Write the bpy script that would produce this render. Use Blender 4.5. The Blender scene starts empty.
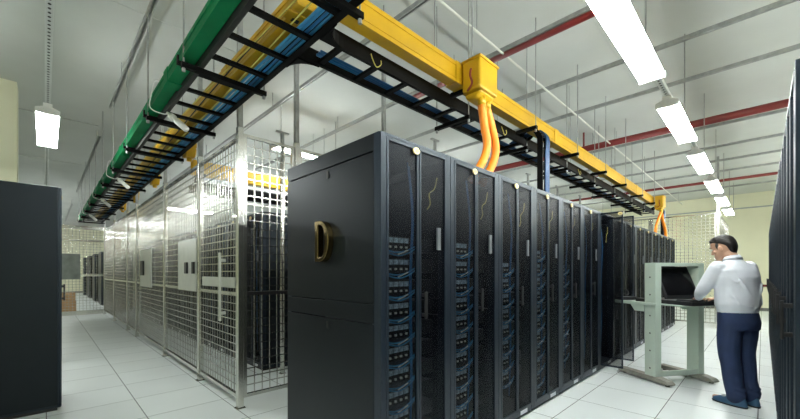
import bpy, math, random
from mathutils import Vector, Matrix
random.seed(7)
C = bpy.context.scene.collection
PI = math.pi

# ------------------------------------------------------------------ geometry
class MB:
    def __init__(s): s.v = []; s.f = []
    def add(s, vs, fs):
        n = len(s.v); s.v += [tuple(v) for v in vs]; s.f += [tuple(i + n for i in f) for f in fs]; return s
    def box(s, x0, x1, y0, y1, z0, z1):
        if x0 > x1: x0, x1 = x1, x0
        if y0 > y1: y0, y1 = y1, y0
        if z0 > z1: z0, z1 = z1, z0
        return s.add([(x0,y0,z0),(x1,y0,z0),(x1,y1,z0),(x0,y1,z0),(x0,y0,z1),(x1,y0,z1),(x1,y1,z1),(x0,y1,z1)],
                     [(0,3,2,1),(4,5,6,7),(0,1,5,4),(1,2,6,5),(2,3,7,6),(3,0,4,7)])
    def tube(s, pts, r, n=8, r2=None):
        pts = [Vector(p) for p in pts]; m = len(pts); rings = []
        up = Vector((0,0,1))
        prev = None
        for i, p in enumerate(pts):
            t = (pts[min(i+1, m-1)] - pts[max(i-1, 0)]).normalized()
            if prev is None:
                a = up if abs(t.z) < .9 else Vector((1,0,0))
                u = t.cross(a).normalized()
            else:
                u = (prev - t*prev.dot(t)).normalized()
            prev = u; w = t.cross(u)
            rr = r if r2 is None else r + (r2-r)*i/(m-1)
            rings.append([p + (u*math.cos(2*PI*k/n) + w*math.sin(2*PI*k/n))*rr for k in range(n)])
        vs = [q for g in rings for q in g]; fs = []
        for i in range(m-1):
            for k in range(n):
                a = i*n+k; b = i*n+(k+1) % n
                fs.append((a, b, b+n, a+n))
        fs.append(tuple(reversed(range(n)))); fs.append(tuple(range((m-1)*n, m*n)))
        return s.add(vs, fs)
    def prism(s, poly, axis, a, b):
        """poly: (u, v) outline; axis 'x': (u,v)=(y,z); 'y': (x,z); 'z': (x,y)"""
        def P(u, v, w): return {'x': (w,u,v), 'y': (u,w,v), 'z': (u,v,w)}[axis]
        n = len(poly)
        vs = [P(u, v, a) for u, v in poly] + [P(u, v, b) for u, v in poly]
        fs = [tuple(range(n)), tuple(reversed(range(n, 2*n)))]
        fs += [(i, (i+1) % n, (i+1) % n + n, i+n) for i in range(n)]
        return s.add(vs, fs)
    def rings(s, rings, cap=True):
        n = len(rings[0]); vs = [q for g in rings for q in g]; fs = []
        for i in range(len(rings)-1):
            for k in range(n):
                a = i*n+k; b = i*n+(k+1) % n
                fs.append((a, b, b+n, a+n))
        if cap:
            fs.append(tuple(reversed(range(n)))); fs.append(tuple(range((len(rings)-1)*n, len(rings)*n)))
        return s.add(vs, fs)
    def ell(s, c, r, n=16, m=10):
        rg = []
        for i in range(m+1):
            a = -PI/2 + PI*(i+.02)/(m+.04)
            rg.append([(c[0]+r[0]*math.cos(a)*math.cos(2*PI*k/n), c[1]+r[1]*math.cos(a)*math.sin(2*PI*k/n), c[2]+r[2]*math.sin(a)) for k in range(n)])
        return s.rings(rg)
    def xf(s, M):
        s.v = [tuple(M @ Vector(v)) for v in s.v]; return s
    def mesh(s, name):
        me = bpy.data.meshes.new(name); me.from_pydata(s.v, [], s.f); me.update()
        import bmesh
        b = bmesh.new(); b.from_mesh(me); bmesh.ops.recalc_face_normals(b, faces=b.faces); b.to_mesh(me); b.free()
        return me
    def build(s, name, mat, parent=None, smooth=False, bevel=0, loc=None):
        me = s.mesh(name)
        if mat is not None: me.materials.append(mat)
        if smooth:
            for p in me.polygons: p.use_smooth = True
        o = bpy.data.objects.new(name, me); C.objects.link(o)
        if parent is not None: o.parent = parent
        if loc: o.location = loc
        if bevel:
            m = o.modifiers.new('bevel', 'BEVEL'); m.width = bevel; m.segments = 2; m.limit_method = 'ANGLE'
        return o

def smooth_path(pts, k=6):
    pts = [Vector(p) for p in pts]; out = []
    for i in range(len(pts)-1):
        p0 = pts[max(i-1, 0)]; p1 = pts[i]; p2 = pts[i+1]; p3 = pts[min(i+2, len(pts)-1)]
        for j in range(k):
            t = j/k
            out.append(.5*((2*p1) + (p2-p0)*t + (2*p0-5*p1+4*p2-p3)*t*t + (3*p1-p0-3*p2+p3)*t**3))
    out.append(pts[-1]); return out

def tag(o, label=None, cat=None, group=None, kind=None):
    if label: o['label'] = label
    if cat: o['category'] = cat
    if group: o['group'] = group
    if kind: o['kind'] = kind
    return o
def thing(name, label, cat, loc=(0,0,0), rz=0, group=None):
    o = bpy.data.objects.new(name, None); C.objects.link(o)
    o.empty_display_size = .1
    o.location = loc; o.rotation_euler = (0,0,rz)
    return tag(o, label, cat, group)
def dup(o, parent=None):
    c = o.copy(); C.objects.link(c)
    if parent is not None: c.parent = parent
    for ch in list(o.children): dup(ch, c)
    return c
ORD = ['first','second','third','fourth','fifth','sixth','seventh','eighth','ninth','tenth','eleventh','twelfth','thirteenth',
       'fourteenth','fifteenth','sixteenth','seventeenth','eighteenth','nineteenth','twentieth']

# ----------------------------------------------------------------- materials
def mat(name, col, rough=.5, metal=0., var=.06, scale=6., bump=0., spec=.5, emit=0., bscale=None, coat=0., tint=None):
    m = bpy.data.materials.new(name); m.use_nodes = True
    nt = m.node_tree; N = nt.nodes; L = nt.links; N.clear()
    out = N.new('ShaderNodeOutputMaterial'); p = N.new('ShaderNodeBsdfPrincipled')
    L.new(p.outputs[0], out.inputs[0])
    tc = N.new('ShaderNodeTexCoord'); nz = N.new('ShaderNodeTexNoise'); nz.inputs['Scale'].default_value = scale
    nz.inputs['Detail'].default_value = 4
    L.new(tc.outputs['Object'], nz.inputs['Vector'])
    r = N.new('ShaderNodeValToRGB'); r.color_ramp.elements[0].position = .3; r.color_ramp.elements[1].position = .7
    r.color_ramp.elements[0].color = tuple(c*(1-var) for c in col)+(1,)
    r.color_ramp.elements[1].color = tuple(min(1, c*(1+var)) for c in col)+(1,)
    L.new(nz.outputs['Fac'], r.inputs[0]); L.new(r.outputs[0], p.inputs['Base Color'])
    p.inputs['Roughness'].default_value = rough; p.inputs['Metallic'].default_value = metal
    p.inputs['Specular IOR Level'].default_value = spec
    p.inputs['Coat Weight'].default_value = coat
    if tint: p.inputs['Specular Tint'].default_value = tint+(1,)
    if emit:
        p.inputs['Emission Color'].default_value = tuple(col)+(1,); p.inputs['Emission Strength'].default_value = emit
    if bump:
        n2 = N.new('ShaderNodeTexNoise'); n2.inputs['Scale'].default_value = bscale or scale*4
        L.new(tc.outputs['Object'], n2.inputs['Vector'])
        b = N.new('ShaderNodeBump'); b.inputs['Strength'].default_value = bump; b.inputs['Distance'].default_value = .01
        L.new(n2.outputs['Fac'], b.inputs['Height']); L.new(b.outputs[0], p.inputs['Normal'])
    return m
def see_through(m, fac, colour=(1,1,1,1)):
    nt = m.node_tree; N = nt.nodes; L = nt.links
    out = [n for n in N if n.type == 'OUTPUT_MATERIAL'][0]; p = [n for n in N if n.type == 'BSDF_PRINCIPLED'][0]
    t = N.new('ShaderNodeBsdfTransparent'); t.inputs[0].default_value = colour
    mx = N.new('ShaderNodeMixShader'); mx.inputs[0].default_value = fac
    L.new(p.outputs[0], mx.inputs[1]); L.new(t.outputs[0], mx.inputs[2]); L.new(mx.outputs[0], out.inputs[0])
    return m
M = {}
M['black_side'] = mat('black_powder_coat', (.0020,.0025,.0034), .42, .0, spec=.30, tint=(.72,.86,1.))
M['door_frame'] = mat('slate_door_frame', (.007,.011,.018), .36, .1, spec=.42, tint=(.75,.88,1.))
M['interior'] = mat('rack_interior_black', (.002,.002,.003), .6)
M['perf'] = see_through(mat('perforated_door_mesh', (.0015,.002,.0035), .36, .0, scale=30, spec=.26, var=.02, tint=(.75,.85,1.)), .60)
M['black'] = mat('satin_black', (.004,.004,.005), .45)
M['gold'] = mat('dark_brass', (.15,.11,.045), .25, 1.)
M['badge'] = mat('gilt_badge', (.75,.62,.30), .35, .3)
M['badge_in'] = mat('badge_centre', (.55,.42,.16), .5)
M['label'] = mat('pale_label', (.08,.088,.10), .5)
M['white_label'] = mat('white_plinth_label', (.75,.77,.80), .5)
M['steel'] = mat('brushed_stainless', (.60,.60,.56), .23, 1., scale=14)
M['galv'] = mat('galvanised_steel', (.36,.37,.36), .45, .55, var=.12, scale=20)
M['plate'] = mat('steel_lock_plate', (.55,.57,.53), .35, .6, scale=9)
M['yellow'] = mat('yellow_duct_plastic', (.58,.335,.006), .42, var=.05)
M['orange'] = mat('orange_hose', (.80,.22,.004), .6)
M['wire_yellow'] = mat('yellow_fibre', (.70,.60,.14), .5)
M['blue'] = mat('blue_cable', (.015,.13,.34), .45)
M['blue_d'] = mat('dark_blue_cable', (.010,.06,.17), .45)
M['blue_l'] = mat('light_blue_cable', (.04,.26,.52), .45)
M['tray'] = mat('black_tray_steel', (.0025,.0025,.0025), .55, .0, spec=.12)
M['tray_side'] = mat('tray_rail_steel', (.020,.020,.020), .5, .0, spec=.35)
M['red'] = mat('dark_red_pipe', (.17,.012,.012), .45)
M['white'] = mat('white_enamel', (.80,.80,.78), .45)
M['cream'] = mat('white_cable', (.70,.70,.64), .45)
M['cart'] = mat('sage_green_paint', (.56,.66,.57), .45, var=.03)
M['cart_foot'] = mat('worn_grey_foot', (.27,.26,.22), .6, var=.15, scale=12)
M['screen'] = mat('black_screen_glass', (.004,.004,.005), .18)
M['plastic'] = mat('black_plastic', (.012,.012,.014), .5)
M['carton'] = mat('brown_carton', (.42,.25,.12), .8, var=.1)
M['wall'] = mat('beige_wall_paint', (.84,.82,.62), .85, var=.02, scale=2, bump=.05)
M['ceil'] = mat('ceiling_paint', (.55,.57,.545), .9, var=.06, scale=.9, bump=.15, bscale=3)
M['trim'] = mat('trim_dark', (.18,.18,.17), .7)
M['seam'] = mat('ceiling_seam', (.45,.46,.44), .9)
M['chassis'] = mat('server_chassis', (.030,.034,.042), .45, .3)
M['port'] = mat('server_port_panel', (.34,.46,.56), .4, .0, var=.5, scale=70)
M['led'] = mat('pale_plug', (.70,.72,.66), .5)
M['green_led'] = mat('green_led', (.25,.9,.5), .5, emit=1.0)
M['skin'] = mat('skin', (.58,.34,.23), .5, var=.05, scale=9)
M['hair'] = mat('black_hair', (.010,.007,.006), .5, bump=.6, bscale=90)
M['shirt'] = mat('white_blue_shirt', (.80,.83,.90), .8, var=.03, scale=5, bump=.9, bscale=9)
M['trousers'] = mat('navy_trousers', (.012,.027,.080), .8, var=.15, scale=7, bump=.8, bscale=8)
M['belt'] = mat('black_belt', (.01,.01,.01), .4)
M['shoe'] = mat('blue_slip_on', (.03,.09,.17), .7)
M['shoe_grey'] = mat('grey_shoe_tongue', (.30,.32,.33), .7)
M['sole'] = mat('dark_sole', (.015,.016,.02), .6)
M['panel'] = mat('grey_sign', (.22,.24,.22), .5, .3, var=.25, scale=4)

# green translucent duct
m = mat('green_duct_plastic', (.008,.36,.15), .35, var=.25, scale=3)
nt = m.node_tree; N = nt.nodes; L = nt.links
p = [n for n in N if n.type == 'BSDF_PRINCIPLED'][0]; out = [n for n in N if n.type == 'OUTPUT_MATERIAL'][0]
t = N.new('ShaderNodeBsdfTranslucent'); t.inputs[0].default_value = (.01,.50,.20,1)
mx = N.new('ShaderNodeMixShader'); mx.inputs[0].default_value = .45
L.new(p.outputs[0], mx.inputs[1]); L.new(t.outputs[0], mx.inputs[2])
t2 = N.new('ShaderNodeBsdfTransparent'); t2.inputs[0].default_value = (.10,.75,.40,1)
mx2 = N.new('ShaderNodeMixShader'); mx2.inputs[0].default_value = .25
L.new(mx.outputs[0], mx2.inputs[1]); L.new(t2.outputs[0], mx2.inputs[2]); L.new(mx2.outputs[0], out.inputs[0])
M['green'] = m

# lamp tube
m = bpy.data.materials.new('glowing_tube'); m.use_nodes = True; N = m.node_tree.nodes; N.clear()
e = N.new('ShaderNodeEmission'); e.inputs[0].default_value = (.95,1.0,.97,1); e.inputs[1].default_value = 75
o_ = N.new('ShaderNodeOutputMaterial'); m.node_tree.links.new(e.outputs[0], o_.inputs[0]); M['tube'] = m

# perforated strut (round holes along the web)
def strut_mat(name, axis):
    m = mat(name, (.70,.72,.70), .5, .0)
    N = m.node_tree.nodes; L = m.node_tree.links
    p = [n for n in N if n.type == 'BSDF_PRINCIPLED'][0]; src = p.inputs['Base Color'].links[0].from_socket
    tc = [n for n in N if n.type == 'TEX_COORD'][0]; sp = N.new('ShaderNodeSeparateXYZ'); L.new(tc.outputs['Object'], sp.inputs[0])
    a = sp.outputs[axis]; b = sp.outputs[1-axis]
    def math_(op, x, y=None):
        n = N.new('ShaderNodeMath'); n.operation = op
        for i, q in enumerate((x, y)):
            if q is None: continue
            if isinstance(q, (int, float)): n.inputs[i].default_value = q
            else: L.new(q, n.inputs[i])
        return n.outputs[0]
    fa = math_('SUBTRACT', math_('FRACT', math_('DIVIDE', a, .05)), .5)
    da = math_('POWER', math_('DIVIDE', math_('MULTIPLY', fa, .05), .011), 2.)
    db = math_('POWER', math_('DIVIDE', b, .008), 2.)
    hole = math_('LESS_THAN', math_('ADD', da, db), 1.)
    mx = N.new('ShaderNodeMixRGB'); L.new(hole, mx.inputs[0]); L.new(src, mx.inputs[1]); mx.inputs[2].default_value = (.02,.02,.02,1)
    L.new(mx.outputs[0], p.inputs['Base Color']); return m
M['strut_x'] = strut_mat('perforated_strut_x', 0); M['strut_y'] = strut_mat('perforated_strut_y', 1)

# raised floor tiles
m = mat('raised_floor_tiles', (.80,.84,.84), .38, var=.03, scale=1.2, spec=.5)
N = m.node_tree.nodes; L = m.node_tree.links
p = [n for n in N if n.type == 'BSDF_PRINCIPLED'][0]; src = p.inputs['Base Color'].links[0].from_socket
tc = [n for n in N if n.type == 'TEX_COORD'][0]
mp = N.new('ShaderNodeMapping'); L.new(tc.outputs['Object'], mp.inputs[0]); mp.inputs['Location'].default_value = (-.010, -.030, 0)
sp = N.new('ShaderNodeSeparateXYZ'); L.new(mp.outputs[0], sp.inputs[0])
TILE = .6225
def mt(op, x, y=None):
    n = N.new('ShaderNodeMath'); n.operation = op
    for i, q in enumerate((x, y)):
        if q is None: continue
        if isinstance(q, (int, float)): n.inputs[i].default_value = q
        else: L.new(q, n.inputs[i])
    return n.outputs[0]
def edge(s_):
    f = mt('FRACT', mt('ADD', mt('DIVIDE', s_, TILE), 100.))
    return mt('MULTIPLY', mt('MINIMUM', f, mt('SUBTRACT', 1., f)), TILE)
e_ = mt('MINIMUM', edge(sp.outputs[0]), edge(sp.outputs[1]))
mask = mt('LESS_THAN', e_, .0030)
tid = N.new('ShaderNodeTexWhiteNoise'); tid.noise_dimensions = '2D'
cb = N.new('ShaderNodeCombineXYZ')
L.new(mt('FLOOR', mt('DIVIDE', sp.outputs[0], TILE)), cb.inputs[0]); L.new(mt('FLOOR', mt('DIVIDE', sp.outputs[1], TILE)), cb.inputs[1])
L.new(cb.outputs[0], tid.inputs['Vector'])
val = mt('ADD', mt('MULTIPLY', tid.outputs['Value'], .07), .95)
mm = N.new('ShaderNodeMixRGB'); mm.blend_type = 'MULTIPLY'; mm.inputs[0].default_value = 1; L.new(src, mm.inputs[1])
cc = N.new('ShaderNodeCombineXYZ'); [L.new(val, cc.inputs[i]) for i in range(3)]; L.new(cc.outputs[0], mm.inputs[2])
mx = N.new('ShaderNodeMixRGB'); L.new(mask, mx.inputs[0]); L.new(mm.outputs[0], mx.inputs[1]); mx.inputs[2].default_value = (.02,.022,.022,1)
L.new(mx.outputs[0], p.inputs['Base Color']); M['floor'] = m

# ------------------------------------------------------------------- setting
X0, X1, Y0, Y1, ZC = -6., 16.5, -3., 29., 3.86
def struct(name, mb, mt_): o = mb.build(name, mt_); o['kind'] = 'structure'; return o
struct('floor', MB().box(X0, X1, Y0, Y1, -.1, 0), M['floor'])
struct('ceiling', MB().box(X0, X1, Y0, Y1, ZC, ZC+.1), M['ceil'])
struct('wall_right', MB().box(X1, X1+.1, Y0, Y1, 0, ZC), M['wall'])
struct('wall_left', MB().box(X0-.1, X0, Y0, Y1, 0, ZC), M['wall'])
struct('wall_far', MB().box(X0, X1, Y1, Y1+.1, 0, ZC), M['wall'])
struct('wall_near', MB().box(X0, X1, Y0-.1, Y0, 0, ZC), M['wall'])
struct('wall_pier', MB().box(-1.3, -.27, 7.18, 7.55, 0, ZC), M['wall'])
struct('baseboard_right', MB().box(X1-.02, X1, Y0, Y1, 0, .1), M['trim'])
struct('baseboard_far', MB().box(X0, X1, Y1-.02, Y1, 0, .1), M['trim'])
struct('trim_1', MB().box(X1-.03, X1, Y0, Y1, 3.36, 3.40), M['seam'])
struct('trim_2', MB().box(-5.9, .68, 8.29, 8.31, ZC-.012, ZC), M['seam'])
struct('trim_3', MB().box(-5.9, .68, 11.58, 11.60, ZC-.012, ZC), M['seam'])
struct('trim_4', MB().box(-5.9, 1.9, 4.38, 4.39, ZC-.006, ZC), M['ceil'])

# ---------------------------------------------------------------------- rack
W, D, H = .616, 1.055, 2.03
def make_rack(wide_open=False):
    t = thing('server_rack', 'rack', 'server rack')
    f = MB(); w = W/2-.003; d = D/2
    for sx in (-1, 1):
        for y0, y1 in ((-d+.022, -d+.07), (d-.06, d-.01)):
            f.box(sx*w, sx*(w-.045), y0, y1, .04, H-.02)
    f.box(-w, w, -d+.022, d, H-.03, H); f.box(-w, w, -d+.022, d-.01, .03, .07)
    f.build('frame', M['door_frame'], t, bevel=.003)
    MB().box(-w+.02, w-.02, -d+.03, d-.02, 0, .03).build('plinth', M['black'], t)
    MB().box(-w+.045, w-.045, d-.05, d-.03, .07, H-.03).build('rear_door', M['interior'], t)
    for sx in (-1, 1):
        xa, xb = sx*(w-.006), sx*(w+.002)
        for z0, z1 in ((.06, .965), (.972, 1.078), (1.085, 1.925), (1.932, H-.004)):
            MB().box(xa, xb, -d+.06, d-.004, z0, z1).build('side_panel', M['black_side'], t, bevel=.002)
        for z0 in (1.86, .90): MB().box(xb-.004, xb+sx*.006, -.03, -.005, z0, z0+.045).build('panel_lock', M['black'], t)
    # split front door
    hw = W/2-.048
    for sx in (-1, 1):
        fr = MB(); x0, x1 = sx*(hw+.004), sx*.003
        if x0 > x1: x0, x1 = x1, x0
        b = .016; zt, zb = H-.022, .075; ya, yb = -d, -d+.022
        fr.box(x0, x0+b, ya, yb, zb, zt); fr.box(x1-b, x1, ya, yb, zb, zt)
        fr.box(x0+b, x1-b, ya, yb, zt-.02, zt); fr.box(x0+b, x1-b, ya, yb, zb, zb+.02)
        dr = fr.build('door', M['door_frame'], t, bevel=.002)
        MB().box(x0+b, x1-b, ya+.008, ya+.011, zb+.02, zt-.02).build('mesh_panel', M['perf'], dr)
        if sx == 1:
            MB().box(.170, .200, ya-.004, ya+.008, 1.40, 1.54).build('label_plate', M['label'], dr)
            hd = MB().box(.025, .045, ya-.030, ya-.018, .98, 1.14)
            hd.box(.030, .040, ya-.02, ya+.008, .99, 1.01); hd.box(.030, .040, ya-.02, ya+.008, 1.11, 1.13)
            hd.build('handle', M['black'], dr, bevel=.002)
        else:
            bd = MB(); n = 18
            bd.prism([(-.030+.026*math.cos(2*PI*k/n), H-.052+.020*math.sin(2*PI*k/n)) for k in range(n)], 'y', ya-.008, ya+.002)
            bb = bd.build('badge', M['badge'], dr)
            MB().prism([(-.030+.014*math.cos(2*PI*k/n), H-.052+.010*math.sin(2*PI*k/n)) for k in range(n)], 'y', ya-.0095, ya-.008).build('badge_centre', M['badge_in'], bb)
    for sx in (-1, 1):                                     # door posts at the flanks
        MB().box(sx*(W/2-.002), sx*(W/2-.042), -d+.002, -d+.022, .04, H-.004).build('door_post', M['door_frame'], t, bevel=.002)
    MB().box(-W/2+.004, W/2-.004, -d+.004, -d+.022, H-.02, H-.004).build('top_bar', M['door_frame'], t, bevel=.002)
    MB().box(-W/2+.004, W/2-.004, -d+.006, -d+.03, .03, .072).build('kick_bar', M['door_frame'], t)
    MB().box(.06, .18, -d+.002, -d+.006, .036, .068).build('white_tag', M['white_label'], t)
    # loose yellow cord looped inside the door
    pth = smooth_path([(.24,-d+.06,1.88),(.20,-d+.05,1.80),(.15,-d+.05,1.76),(.17,-d+.06,1.70),(.13,-d+.05,1.66)])
    MB().tube(pth, .004, 5).build('loose_cord', M['wire_yellow'], t, smooth=True)
    bl = MB()
    for k in range(2):
        bl.tube(smooth_path([(-.02+.012*k,-d+.08,1.93-.02*k),(.0+.01*k,-d+.06,1.6),(-.01+.012*k,-d+.07,1.2),(.0+.01*k,-d+.07,.6),(0,-d+.08,.2)]), .005, 5)
    bl.build('cable_bundle', M['blue'], t, smooth=True)
    return t
proto = make_rack()
used = [False]
def place_rack(x, y, rz, label, group):
    r = proto if not used[0] else dup(proto)
    used[0] = True
    r.location = (x, y, 0); r.rotation_euler = (0, 0, rz)
    r['label'] = label; r['group'] = group
    return r
XR, YR = 1.29, 1.45
racks = []
for i in range(15):
    where = 'nearest, with a brass letter on its flank' if i == 0 else (
        'farthest, beside the far cage' if i == 14 else
        'with both split doors swung open' if i == 6 else '%s from the near end' % ORD[i])
    racks.append(('c', i, 'black server rack of the central row, ' + where))
rk = []
for _, i, lab in racks:
    r = place_rack(XR+W*(i+.5), YR+D/2, 0, lab, 'server racks of the central row')
    rk.append(r)
# open doors of the seventh rack
r6 = rk[6]
for ch in list(r6.children):
    if ch.name.startswith('door') and not ch.name.startswith('door_post'):
        sx = 1 if any(k.name.startswith('label_plate') for k in ch.children) else -1
        hx = sx*(W/2-.046); piv = Vector((hx, -D/2+.011, 0))
        ang = (PI/2)*sx*1.0
        if sx == -1: ang = -PI/2
        R = Matrix.Translation(piv) @ Matrix.Rotation(ang, 4, 'Z') @ Matrix.Translation(-piv)
        ch.matrix_local = R
        if sx == 1: ch['label'] = 'right-hand door swung open'
        else: ch['label'] = 'left-hand door swung open'
# right-hand row, fronts facing +Y
for i in range(13):
    rr = place_rack(1.92+W*(i+.5), -.08-D/2, PI, 'black server rack of the right-hand row behind the man, ' + (
        'nearest the camera' if i == 0 else 'farthest from the camera' if i == 12 else '%s from the near end' % ORD[i]), 'server racks of the right-hand row')
    for ch in list(rr.children_recursive):
        if ch.name.startswith(('badge', 'label_plate', 'white_tag')): bpy.data.objects.remove(ch)
# racks inside the cage, facing -X
for i in range(13):
    place_rack(1.95+D/2, 4.46+W*(i+.5), -PI/2, 'black server rack inside the long lattice cage, ' + (
        'nearest the cage corner' if i == 0 else 'deepest in the cage' if i == 12 else '%s from the cage corner' % ORD[i]), 'server racks inside the cage')
# row ends beyond the gate
for i, y in enumerate((14.9, 17.4, 19.9, 22.6, 25.6)):
    place_rack(1.50+W/2, y+D/2, 0, 'dark server rack ending a row beyond the far gate, ' + (
        ['nearest to the gate', 'second behind the gate', 'middle of the five', 'fourth behind the gate', 'farthest away'][i]), 'rack row ends beyond the gate')
# left foreground rack facing +X : its flank fills the left edge
lr = place_rack(.112-D/2, 4.50+W/2, PI/2, 'black server rack with a plain flank at the left edge of the picture', None)
for ch in list(lr.children):
    if ch.name.startswith(('side_panel', 'panel_lock')): bpy.data.objects.remove(ch)
for sx in (-1, 1): MB().box(sx*(W/2-.012), sx*(W/2-.001), -D/2+.03, D/2-.002, .05, H-.002).build('side_panel', M['black_side'], lr, bevel=.004)
MB().box(-W/2-.0015, -W/2, -.10, .34, .06, .20).build('vent_cover', M['black'], lr)
del lr['group']

# brass letter on the flank of the nearest rack
def D_letter():
    Hh, Ww, s = .262, .155, .040
    def outline(x0, x1, z0, z1, n=14):
        pts = [(x0, z0), (x0, z1)]
        xc = x0+(x1-x0)*.38; a = x1-xc; b = (z1-z0)/2; zc = (z0+z1)/2
        pts += [(xc+a*math.sin(PI*k/n), zc+b*math.cos(PI*k/n)) for k in range(n+1)]
        return pts
    o = outline(0, Ww, 0, Hh); i = outline(s*.95, Ww-s, s*.7, Hh-s*.7)
    n = len(o); b = MB(); vs = []
    # y = -u (reads correctly from -X side)
    for w_ in (-.045, 0):
        for pts in (o, i):
            vs += [(w_, -u, v) for u, v in pts]
    fs = []
    for k in range(n):
        k2 = (k+1) % n
        fs += [(k, k2, n+k2, n+k), (2*n+k, 3*n+k, 3*n+k2, 2*n+k2), (k, 2*n+k, 2*n+k2, k2), (n+k, n+k2, 3*n+k2, 3*n+k)]
    b.add(vs, fs); return b
o = D_letter().build('brass_letter', M['gold'], bevel=.004, loc=(XR+.001, 2.05, 1.325))
tag(o, 'large raised brass letter D on the flank of the nearest rack', 'letter')

# ------------------------------------------------------------------- servers
srv = None
def make_server():
    t = thing('server', 'server', 'server')
    MB().box(-.215, .215, .012, .60, 0, .088).build('chassis', M['chassis'], t)
    fp = MB().box(-.225, .225, 0, .012, 0, .088).build('faceplate', M['black'], t)
    pp = MB()
    for k in range(5):
        pp.box(-.215+k*.043, -.215+k*.043+.036, -.004, 0, .050, .080)
    pp.build('port_block', M['port'], t)
    q = MB()
    for k in range(4): q.box(-.17+k*.045, -.158+k*.045, -.012, -.002, .018, .030)
    q.build('plug', M['led'], t)
    b = MB()
    b.tube(smooth_path([(-.215,-.03,.00),(-.16,-.05,-.012),(-.08,-.055,.0),(.02,-.045,.035)]), .0042, 5)
    b.tube(smooth_path([(-.215,-.03,-.012),(-.14,-.05,-.030),(-.06,-.055,-.012),(.02,-.04,.020)]), .0042, 5)
    b.build('patch_cable', M['blue_l'], t, smooth=True)
    MB().tube([(-.14,-.05,-.022),(-.07,-.06,.004)], .0045, 5).build('cable_tag', M['led'], t)
    s_ = MB()
    for z in (.02,.045,.07): s_.box(-.222, -.212, -.006, 0, z, z+.012)
    s_.build('side_clip', M['port'], t)
    return t
NEAR = ['nearest', 'second', 'third', 'fourth', 'fifth', 'sixth']
for i in range(5):
    zs = [1.385-.131*k for k in range(11)]
    if i in (2, 4): zs = zs[1:9]
    for k, z in enumerate(zs):
        if srv is None: r = srv = make_server()
        else: r = dup(srv)
        r.location = (XR+W*(i+.5), YR+.085+.003, z)
        pos = 'topmost' if k == 0 else 'lowest' if k == len(zs)-1 else ORD[k]+' from the top'
        r['label'] = 'server with blue cables in the %s central rack, %s' % (NEAR[i], pos)
        r['group'] = 'servers in the %s rack' % NEAR[i]

# --------------------------------------------------------------------- cages
G = .077
def lattice_x(x0, x1, y, z0, z1, b=.0042):       # plane Y = const
    m = MB(); n = max(1, round((x1-x0)/G)); g = (x1-x0)/n
    for k in range(1, n): m.box(x0+k*g-b, x0+k*g+b, y-b, y+b, z0, z1)
    n = max(1, round((z1-z0)/G)); g = (z1-z0)/n
    for k in range(1, n): m.box(x0, x1, y-b*.8, y+b*.8, z0+k*g-b, z0+k*g+b)
    return m
def lattice_y(x, y0, y1, z0, z1, b=.0042):
    m = MB(); n = max(1, round((y1-y0)/G)); g = (y1-y0)/n
    for k in range(1, n): m.box(x-b, x+b, y0+k*g-b, y0+k*g+b, z0, z1)
    n = max(1, round((z1-z0)/G)); g = (z1-z0)/n
    for k in range(1, n): m.box(x-b*.8, x+b*.8, y0, y1, z0+k*g-b, z0+k*g+b)
    return m
ZT = 2.52
def panel_y(name, label, cat, x, y0, y1, z0=.09, z1=ZT, group=None, midrail=True):
    t = thing(name, label, cat, (x, (y0+y1)/2, 0), 0, group)
    yc = (y0+y1)/2; a, b = y0-yc, y1-yc
    f = MB().box(-.015,.015,a,a+.03,z0,z1).box(-.015,.015,b-.03,b,z0,z1).box(-.015,.015,a+.03,b-.03,z0,z0+.03).box(-.015,.015,a+.03,b-.03,z1-.03,z1)
    f.build('frame', M['steel'], t)
    if midrail: MB().box(-.014,.014,a+.03,b-.03,1.045,1.07).build('mid_rail', M['steel'], t)
    lattice_y(0, a+.03, b-.03, z0+.03, z1-.03).build('lattice', M['steel'], t)
    return t
def panel_x(name, label, cat, y, x0, x1, z0=.09, z1=ZT, group=None, midmat='steel'):
    t = thing(name, label, cat, ((x0+x1)/2, y, 0), 0, group)
    xc = (x0+x1)/2; a, b = x0-xc, x1-xc
    f = MB().box(a,a+.03,-.015,.015,z0,z1).box(b-.03,b,-.015,.015,z0,z1).box(a+.03,b-.03,-.015,.015,z0,z0+.03).box(a+.03,b-.03,-.015,.015,z1-.03,z1)
    f.build('frame', M['steel'], t)
    MB().box(a+.03,b-.03,-.018,.018,1.04,1.075).build('mid_rail', M[midmat], t)
    lattice_x(a+.03, b-.03, 0, z0+.03, z1-.03).build('lattice', M['steel'], t)
    return t
def post(x, y, label, top=ZC, w=.026, cap=False, group='cage posts'):
    t = thing('cage_post', label, 'post', (x, y, 0), 0, group)
    MB().box(-w, w, -w, w, .006, 2.60).build('lower_post', M['steel'], t, bevel=.003)
    if top > 2.6:
        MB().box(-w*.8, w*.8, -w*.8, w*.8, 2.60, top).build('upper_strut', M['galv'], t)
    MB().box(-w*1.6, w*1.6, -w*1.6, w*1.6, 0, .006).build('foot_plate', M['steel'], t)
    if cap: MB().box(-.08,.08,-.02,.02,top,top+.02).build('cap', M['galv'], t)
    return t
XC, YC = 1.286, 3.41
PY = [YC, 4.61, 6.30, 8.63, 9.70, 11.8, 13.9]
PL = ['at the near corner of the cage', 'beside the handled cage door', 'between the two lock plates', 'beyond the far lock plate', 'past the middle of the cage wall',
      'second from the far end of the cage wall', 'where the cage wall meets the far gate']
for y, l in zip(PY, PL): post(XC, y, 'stainless cage post rising to the ceiling ' + l)
names = ['lattice cage door with a long pull handle beside the near corner post', 'lattice cage panel with a large steel lock plate',
         'lattice cage panel with a smaller lock plate farther along the aisle', 'narrow lattice panel next after the lock plates',
         'long lattice panel in the farther half of the cage wall', 'lattice panel touching the far gate']
pan = []
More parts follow.
